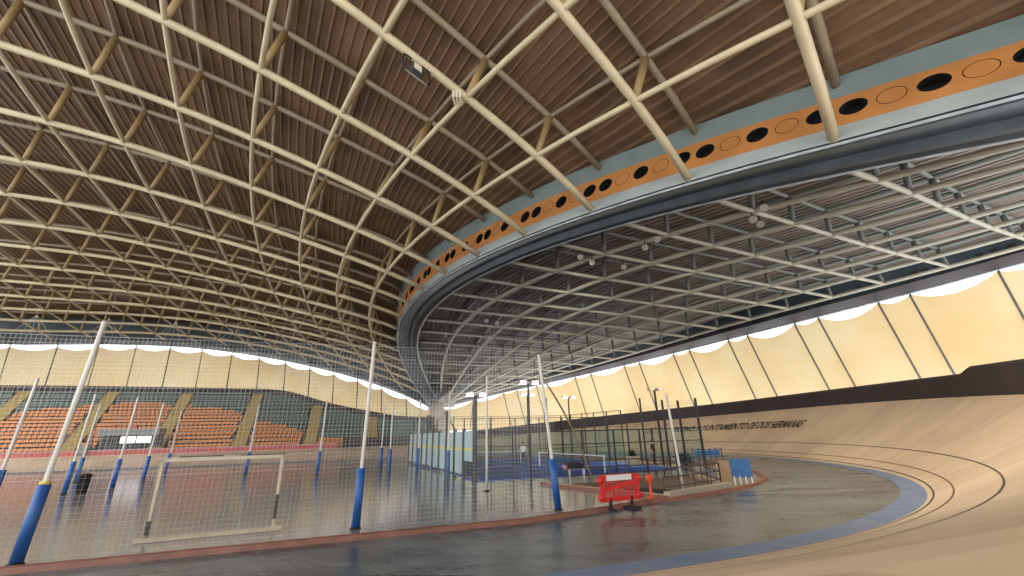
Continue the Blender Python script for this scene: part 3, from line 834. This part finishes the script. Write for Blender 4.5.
ce = empty('court_enclosure', W(13.5,34,.03)); co = ce.location.copy(); tag(ce, 'black steel posts, glass panes and wire mesh enclosing the padel courts', 'court fence')
fence_run(ce, co, W(6.4,24.1,.03), W(21.5,23.6,.03), 7, [2.5,2.5,4.4,2.5,2.5,4.4,2.5,2.5], (2.5,1.75), .09, glass=False, mesh=None)
fence_run(ce, co, W(21.5,23.6,.03), W(22.8,33.8,.03), 5, [4.4,4.4,4.6,2.5,2.5,2.5], (2.5,), .13, glass=True, mesh=(2.5,4.4))
fence_run(ce, co, W(6.0,33.9,.03), W(22.8,33.8,.03), 8, 3.6, (2.5,1.2,3.6), .09, glass=True, mesh=(2.5,3.6))
fence_run(ce, co, W(5.6,45.0,.03), W(21.8,45.0,.03), 8, 4.2, (2.5,4.2), .10, glass=True, mesh=(2.5,4.2))
fence_run(ce, co, W(22.8,34.6,.03), W(21.8,45.0,.03), 5, 4.2, (2.5,4.2), .10, glass=True, mesh=(2.5,4.2))
# pale screens along the left side of the courts
ps = empty('court_screen_wall', W(6.0,34,.03)); po = ps.location.copy(); tag(ps, 'row of pale blue panels with a yellow band beside the courts', 'screen')
NP = 10; A_, B_ = W(6.35,24.1,.03), W(5.2,44.0,.03)
for k in range(NP+1):
    p = A_+(B_-A_)*(k/NP); o = MB().bar(p, p+Vector((0,0,2.75 if k%3 else 4.0)), .2).build('post', M['fence_black'], ps, origin=po); o.location = (0,0,0)
for k in range(NP):
    p = A_+(B_-A_)*((k+.07)/NP); q = A_+(B_-A_)*((k+.93)/NP); z0 = 1.0 if k == 0 else .25
    o = MB().bar(p+Vector((0,0,(z0+2.6)/2)), q+Vector((0,0,(z0+2.6)/2)), .02, 2.6-z0).build('panel', M['frost'], ps, origin=po); o.location = (0,0,0)
    n_ = Vector((-CU,-SU,0))*.02
    o2 = MB().bar(p+n_+Vector((0,0,1.62)), q+n_+Vector((0,0,1.62)), .012, .13).build('yellow_band', M['yellow'], ps, origin=po); o2.location = (0,0,0)

# floodlight masts
def mast(u,v,h,lit,label,two=True,w=.09):
    r = empty('floodlight_mast', W(u,v,.03), ANG); tag(r, label, 'floodlight', 'floodlight masts of the padel courts')
    MB().bar((0,0,0),(0,0,h),w).build('mast_post', M['fence_black'], r)
    MB().bar((-.45,0,h),(.45,0,h),.06).build('cross_arm', M['fence_black'], r)
    for x in ((-.38,.38) if two else (0,)):
        l = MB().box((x,-.05,h+.08),(.42,.34,.16)).build('lamp_head', M['lamp_body'], r)
        MB().box((x,-.06,h-.01),(.36,.28,.02)).box((x,-.235,h+.06),(.36,.03,.18)).build('lamp_glass', M['lamp_lit'] if lit else M['lamp_glass'], l)
mast(6.45,24.3,4.5,True,'floodlight mast at the near left corner of the courts',w=.16)
mast(9.6,24.0,5.2,True,'floodlight mast on the front court fence, second from left')
mast(13.5,34.0,5.4,True,'floodlight mast between the two padel courts, left one')
mast(17.3,34.0,5.2,True,'floodlight mast between the two padel courts, right one')
mast(21.4,27.6,5.3,False,'dark floodlight mast near the white pole at the court corner',w=.12)

# ------------------------------------------------------------------ people
def person(loc, rz, name_label, shirt, legs, arms):
    root = empty('person', loc, rz); tag(root, name_label, 'person')
    V = []; E = []; Rr = []
    def add(p, r, par=None):
        V.append(Vector(p)); Rr.append(r); i = len(V)-1
        if par is not None: E.append((par,i))
        return i
    pel = add((0,0,.95), .145); wa = add((0,0,1.12), .13, pel); ch = add((0,0,1.32), .155, wa); nk = add((0,.0,1.47), .06, ch)
    hd0 = add((0,-.015,1.56), .075, nk); hd1 = add((0,-.015,1.66), .095, hd0); add((0,-.01,1.73), .06, hd1); add((0,-.105,1.615), .014, hd0)
    for s,(kx,fx) in ((-1,legs[0]),(1,legs[1])):
        h = add((s*.09,0,.90), .10, pel); k = add((s*.10,kx,.50), .065, h); a = add((s*.11,fx,.09), .04, k)
        he = add((s*.11,fx-.05,.045), .045, a); add((s*.12,fx-.19,.035), .032, he)
    for s,(ex,ez,wy,wz) in ((-1,arms[0]),(1,arms[1])):
        sh = add((s*.18,0,1.40), .062, ch); el = add((s*(.20+ex),.02,ez), .045, sh); wr = add((s*(.20+ex*1.1),wy,wz), .03, el)
        d = (V[wr]-V[el]).normalized(); pm = add(V[wr]+d*.07, .032, wr)
        for q in range(4):
            f1 = add(V[pm]+d*.045+Vector((0,(q-1.5)*.019,0)), .010, pm); add(V[f1]+d*(.045-.006*abs(q-1.2))+Vector((-s*.012,0,0)), .008, f1)
        t1 = add(V[wr]+d*.05+Vector((0,-.035,0)), .011, wr); add(V[t1]+d*.04+Vector((0,-.012,0)), .009, t1)
    me = bpy.data.meshes.new('body'); me.from_pydata(V,E,[]); o = bpy.data.objects.new('body', me); COL.objects.link(o)
    mod = o.modifiers.new('skin','SKIN'); mod.use_smooth_shade = True
    sv = me.skin_vertices[0].data
    for i,r in enumerate(Rr): sv[i].radius = (r,r)
    sv[0].use_root = True
    o.modifiers.new('sub','SUBSURF').levels = 1
    dg = bpy.context.evaluated_depsgraph_get(); m2 = bpy.data.meshes.new_from_object(o.evaluated_get(dg)); bpy.data.objects.remove(o)
    m2.materials.clear()
    for m_ in (M['skin'], shirt[0], shirt[1], M['rubber']): m2.materials.append(m_)
    for p in m2.polygons:
        z = p.center.z; x = abs(p.center.x)
        p.material_index = 3 if z < .09 else 2 if z < 1.0 and x < .20 else 1 if (z < 1.47 and (x < .24 or z > 1.12)) else 0
    b = bpy.data.objects.new('body', m2); COL.objects.link(b); b.parent = root
    hb = MB().lathe((0,.012,1.63), [(.098,0),(.108,.05),(.10,.09),(.06,.13),(.0,.14)], 12).build('hair', M['hair'], root, True)
    for s in (-1,1): MB().lathe((s*.034,-.104,1.648), [(.0,-.01),(.011,0),(.0,.01)], 8).build('eye', M['black'], root)
    MB().box((0,-.108,1.575),(.045,.012,.010)).build('mouth', M['hair'], root)
    return root
person(W(21.0,28.1,.04), ANG+.4, 'person in dark clothes standing behind the court fence', (M['cloth_dark'],M['cloth_dark']), ((-.01,.02),(.0,-.02)), ((.04,1.14,-.06,.92),(.05,1.14,-.12,.95)))
person(W(12.6,33.0,.07), ANG+2.2, 'person in a white shirt playing by the court net', (M['cloth_white'],M['cloth_dark']), ((-.10,-.02),(.03,.14)), ((.10,1.16,-.22,1.1),(.06,1.13,-.10,.92)))

# bench with a dark bundle
bb = empty('bench', W(12.0,23.3,.04), ANG-.15); tag(bb, 'low white legged bench at the front of the blue court', 'bench')
MB().box((0,0,.46),(1.25,.34,.05)).build('seat', M['rail_light'], bb)
for x in (-.35,.5):
    for y in (-.12,.12): MB().bar((x,y,0),(x,y,.44),.05).build('leg', M['white'], bb)
bg = empty('sports_bag', W(11.95,23.3,.04+.485), ANG-.15); tag(bg, 'long black sports bag lying on the white legged bench', 'bag')
MB().tube([(-.55,0,.13),(-.45,0,.15),(0,0,.17),(.4,0,.14),(.52,0,.12)], [.06,.13,.16,.13,.05], 10).build('body', M['cloth_dark'], bg, True)
MB().tube([(-.2,-.1,.26),(-.1,-.05,.40),(.1,-.05,.40),(.2,-.1,.26)], .014, 6).build('handle', M['black'], bg)
tw = MB().tube([(-.12,0,.08),(-.05,.0,.11),(.05,0,.11),(.12,0,.08)], [.05,.10,.10,.05], 9).build('towel', M['pink'], None, True); tw.location = W(11.30,23.22,.04+.485)
tag(tw, 'rolled pink towel at the left end of the black bag', 'towel')

# planter
pl = empty('planter', W(19.1,28.0,.04)); tag(pl, 'beige planter with a dark leafy plant by the court', 'planter')
MB().lathe((0,0,0), [(.36,0),(.40,.1),(.48,.55),(.52,.6),(.52,.68),(.44,.68),(.42,.55)], 16).build('pot', M['pot'], pl, True)
bm = MB()
for k in range(60):
    a = random.uniform(0,2*PI); t = random.uniform(.15,1.2); L = random.uniform(.35,.75)
    d = Vector((math.cos(a)*math.sin(t), math.sin(a)*math.sin(t), math.cos(t))); s = d.cross(Vector((0,0,1))).normalized()*.06
    p = Vector((0,0,.58)); q = p+d*L
    bm.add([p, p+d*L*.5+s, q-Vector((0,0,.06)), p+d*L*.5-s], [(0,1,2,3)])
bm.build('foliage', M['leaf'], pl)

# rope slung from the padded pole to the floor
rp = MB(); a = W(6.35,14.35,4.3); c = W(10.5,18.5,.05); pts = []
for k in range(17):
    f = k/16; p = a*(1-f)+c*f; pts.append(p - Vector((0,0,-.45*math.sin(PI*f))))
rp.tube(pts, .035, 6); tag(rp.build('guy_rope', M['rope'], None, True), 'tan rope slung from a net pole down to the floor behind the red barrier', 'rope')

# ------------------------------------------------------------------ red barrier, bollard
rb = empty('crowd_barrier', W(8.55,13.45,.0), ANG+.06); tag(rb, 'red plastic barrier with a white label standing on the kerb', 'barrier')
bm = MB()
bm.bar((-.72,0,1.02),(.72,0,1.02),.06,.12); bm.bar((-.72,0,.34),(.72,0,.34),.06,.14); bm.bar((-.7,0,.40),(-.7,0,1.0),.06,.14); bm.bar((.7,0,.40),(.7,0,1.0),.06,.14)
for k in range(11):
    x = -.56+k*.112; bm.bar((x,0,.38),(x,0,.98),.035)
bm.build('panel', M['red'], rb)
MB().bar((-.75,0,.60),(.75,0,.84),.04,.10).build('diagonal_brace', M['red'], rb)
AXL = (Vector((1,0,0)),Vector((0,0,1)),Vector((0,1,0)))
for x in (-.76,.76):
    for z in (.40,.92): MB().lathe((x,0,z), [(.11,-.06),(.13,0),(.11,.06)], 12, ax=AXL).build('hinge_lug', M['red'], rb, True)
MB().box((-.03,-.04,.98),(1.0,.02,.17)).build('label_plate', M['white'], rb)
for x,w in ((-.42,.12),(.42,.40)):
    f = MB().box((x,0,.20),(.08,.08,.36)).box((x,0,.04),(w,.45,.07)).build('foot', M['rubber'], rb)
bo_ = empty('bollard', W(10.55,14.55,.04)); tag(bo_, 'slim orange bollard with a round head beside the stairwell wall', 'bollard')
MB().lathe((0,0,0), [(.17,0),(.15,.07),(.05,.12),(.045,.55),(.06,.60)], 12).build('stem', M['orange'], bo_, True)
MB().lathe((0,0,.72), [(.07,-.05),(.14,-.04),(.155,0),(.14,.04),(.07,.05)], 14, ax=(Vector((CU,SU,0)),Vector((0,0,1)),Vector((-SU,CU,0)))).build('head', M['orange'], bo_, True)

# ------------------------------------------------------------------ stairwell of the access tunnel
tw_ = empty('tunnel_stairwell', W(13,17,0)); to = tw_.location.copy(); tag(tw_, 'walled opening of the access ramp with pale coping at the infield corner', 'stairwell')
def tput(bm,nm,m):
    o = bm.build(nm,m,tw_,origin=to); o.location = (0,0,0); return o
tput(MB().bar(W(11.1,14.35,.14), W(15.2,15.55,.14), .30,.28), 'front_wall', M['coping'])
tput(MB().bar(W(9.0,21.2,.08), W(11.1,14.3,.08), .16,.14), 'side_wall', M['kerb'])
tput(MB().bar(W(9.2,20.6,.165), W(11.2,14.4,.165), .20,.03), 'side_coping', M['tan'])
tput(MB().bar(W(15.1,15.6,.12), W(17.6,20.5,.12), .22,.22), 'back_wall', M['tan'])
bm = MB(); bm.add([W(9.4,20.4,.06),W(11.3,14.6,.06),W(15.0,15.7,.06),W(17.3,20.6,.06)], [(0,1,2,3)]); tput(bm, 'ramp_floor', M['brick'])
tput(MB().add([W(10.6,17.5,.075),W(11.4,14.9,.075),W(13.2,15.4,.075),W(12.0,17.6,.075)], [(0,1,2,3)]), 'dark_ramp_wedge', M['black'])  # flat black wedge laid over the ramp floor
tput(MB().box(W(15.45,15.95,.55),(.55,.20,1.1),(Vector((CU,SU,0)),Vector((-SU,CU,0)),Vector((0,0,1)))), 'end_wall', M['tan'])
ra = empty('stairwell_railing', W(13,17,.1)); rao = ra.location.copy(); tag(ra, 'brown tube railing round the stairwell opening', 'railing')
def rput(bm,nm,m):
    o = bm.build(nm,m,ra,origin=rao); o.location = (0,0,0)
lines = [([(11.2,14.6),(15.0,15.7)], 4), ([(15.0,15.7),(17.4,20.6)], 4), ([(17.4,20.6),(10.2,20.6)], 6)]
for (a,c),n in lines:
    for z in (.35,.68,1.0): rput(MB().tube([W(*a,z+.05),W(*c,z+.05)], .024, 6), 'rail', M['rail_brown'])
    for k in range(n+1):
        u = a[0]+(c[0]-a[0])*k/n; v = a[1]+(c[1]-a[1])*k/n; rput(MB().tube([W(u,v,.05),W(u,v,1.06)], .028, 6), 'rail_post', M['rail_brown'])
net_pole(12.5,15.1,3.85,(-.22,.0),'bare white pole leaning at the stairwell wall', 'net poles of the ball court', pad=False, r=.05)
# blue board and blue barrier
bl = empty('display_board', W(16.75,16.2,.05), -.22); tag(bl, 'blue board leaning back on short legs at the infield tip', 'board')
ax = (Vector((1,0,0)), Vector((0,math.cos(1.47),math.sin(1.47))), Vector((0,-math.sin(1.47),math.cos(1.47))))
MB().box((0,.06,.66),(.85,.78,.05),ax).build('panel', M['blue_board'], bl)
for x in (-.36,-.12,.12,.36): MB().bar((x,-.05,0),(x,-.02,.34),.045).build('leg', M['white'], bl)
bk = empty('crowd_barrier', W(25.3,27.4,.03), ANG-.35); tag(bk, 'blue metal barrier at the far end of the infield', 'barrier')
for z in (.45,.95): MB().bar((-1.1,0,z),(1.1,0,z),.06).build('rail', M['blue_board'], bk)
MB().box((0,0,.70),(1.9,.03,.36)).build('panel', M['blue_board'], bk)
for k in range(6): MB().bar((-1.1+.44*k,0,0),(-1.1+.44*k,0,1.05),.06).build('post', M['rail_brown'], bk)
sk = empty('road_case', W(23.3,27.6,.03), ANG); tag(sk, 'small dark case standing behind the court fence near the blue barrier', 'case')
MB().box((0,0,.38),(.8,.5,.6)).build('box', M['black'], sk); MB().box((.15,0,.72),(.45,.3,.12)).build('lid', M['cloth_dark'], sk)
for x in (-.3,.3):
    for y in (-.18,.18): MB().lathe((x,y,.05),[(.05,-.02),(.05,.02)],10,ax=(Vector((0,1,0)),Vector((0,0,1)),Vector((1,0,0)))).build('wheel', M['rubber'], sk)

# ------------------------------------------------------------------ lamps hung under the roof
def hang_lamp_frame(p, d, label):
    r = empty('loudspeaker_cradle', p); tag(r, label, 'loudspeaker')
    x = d.normalized(); y = Vector((-x.y,x.x,0)).normalized(); z = Vector((0,0,1)); ax = (x,y,z)
    MB().box(Vector((0,0,-.62)), (.46,.34,.34), ax).build('speaker_box', M['booth_dark'], r)
    MB().box(Vector((0,0,-.62))-y*.18, (.36,.03,.28), ax).build('pale_front', M['lamp_glass'], r)
    for s in (-1,1):
        MB().tube([x*s*.15+Vector((0,0,-.15)), x*s*.62+Vector((0,0,-.25)), x*s*.66+Vector((0,0,-.8)), x*s*.5+Vector((0,0,-1.0))], .045, 6).build('cradle_arm', M['black'], r)
    MB().bar(x*-.55+Vector((0,0,-1.0)), x*.55+Vector((0,0,-1.0)), .05).build('cradle_rail', M['lamp_body'], r)
    for s in (-1,1): MB().bar(x*s*.3+Vector((0,0,-.15)), x*s*.3+Vector((0,0,-.5)), .04).build('hanger', M['black'], r)
hang_lamp_frame(LS(2.62,3), LS(2.2,3)-LS(3.0,3), 'loudspeaker box in a black cradle under a roof tube')
def louvre(p, label):
    r = empty('ceiling_fixture', p); tag(r, label, 'light fitting')
    for k in range(3): MB().box((-.14+.14*k,0,-.42),(.10,.5,.36)).build('tube_cover', M['lamp_glass'], r)
    MB().bar((0,0,-.05),(0,0,-.28),.05).build('hanger', M['lamp_body'], r)
louvre(LS(2.12,3), 'small three tube fitting under the roof tube next to the loudspeaker')
louvre(LU(3.62,3.1), 'three tube fitting cut by the top edge of the photo')
def spot(p, label):
    r = empty('spotlight', p); tag(r, label, 'spotlight')
    d = (CAM + Vector((0,0,-2.0)) - p).normalized(); x = d.cross(Vector((0,0,1))).normalized(); y = x.cross(d)
    MB().lathe(Vector((0,0,-.42)), [(.07,-.22),(.15,-.14),(.20,.09),(.21,.12),(.18,.12)], 14, ax=(x,y,d)).build('housing', M['lamp_body'], r, True)
    MB().lathe(Vector((0,0,-.42)), [(.175,.08),(.17,.10),(.0,.12)], 14, ax=(x,y,d)).build('lens', M['lens'], r, True)
    MB().bar((0,0,0),(0,0,-.35),.06).build('bracket', M['black'], r)
SPOTS = [(.55,1.75,'spotlight nearest the arch soffit, leftmost of the pair under the upper right grid'),(.95,2.0,'spotlight on the grid node right below the arch soffit'),(1.25,2.05,'spotlight just right of the grid node below the soffit'),
         (.75,3.0,'spotlight hung left of the third grid node below the arch'),(.95,3.3,'spotlight beside the third grid node below the arch'),(.55,4.05,'spotlight with a bright lens alone in the fourth bay below the arch'),(.9,4.15,'spotlight at the fourth grid node below the arch'),(1.5,4.1,'spotlight in the second row of the grid below the arch'),(1.3,8.2,'far pale spotlight under the low shell near the arch foot'),(1.6,8.3,'far pale spotlight right of its twin near the arch foot')]
for k,j,lb in SPOTS: spot(RS(k,j)+Vector((0,0,-.1)), lb)

# ------------------------------------------------------------------ light
def fill_beam(p, tgt, pw, ang):      # beams added below the mostly unlit spotlights to brighten the bend
    l = bpy.data.lights.new('bend_fill_beam', 'SPOT'); l.energy = pw; l.spot_size = math.radians(ang); l.spot_blend = .8
    l.shadow_soft_size = .6; l.color = (1,.93,.80)
    o = bpy.data.objects.new('bend_fill_beam', l); COL.objects.link(o); o.location = p
    o.rotation_euler = (Vector(tgt)-Vector(p)).to_track_quat('-Z','Y').to_euler()
fill_beam(RS(.55,1.75)+Vector((0,0,-.9)), W(25,9,-4), 3900, 130)
fill_beam(RS(.75,3.0)+Vector((0,0,-.9)), W(38,36,-5), 3700, 88)
fill_beam(RS(.55,4.05)+Vector((0,0,-.9)), W(26,53,-5), 4800, 84)
w = bpy.data.worlds.new('World'); sc.world = w; w.use_nodes = True
bgn = w.node_tree.nodes['Background']; bgn.inputs[0].default_value = (.93,.96,1.0,1); bgn.inputs[1].default_value = 2.3
sc.view_settings.view_transform = 'Standard'; sc.view_settings.look = 'None'; sc.view_settings.gamma = 1
sc.view_settings.exposure = 0.4
try: sc.view_settings.use_curve_mapping = False
except Exception: pass
sc.cycles.max_bounces = 8; sc.cycles.diffuse_bounces = 5; sc.cycles.transparent_max_bounces = 24
sc.cycles.use_denoising = True
sc.cycles.sample_clamp_indirect = 6
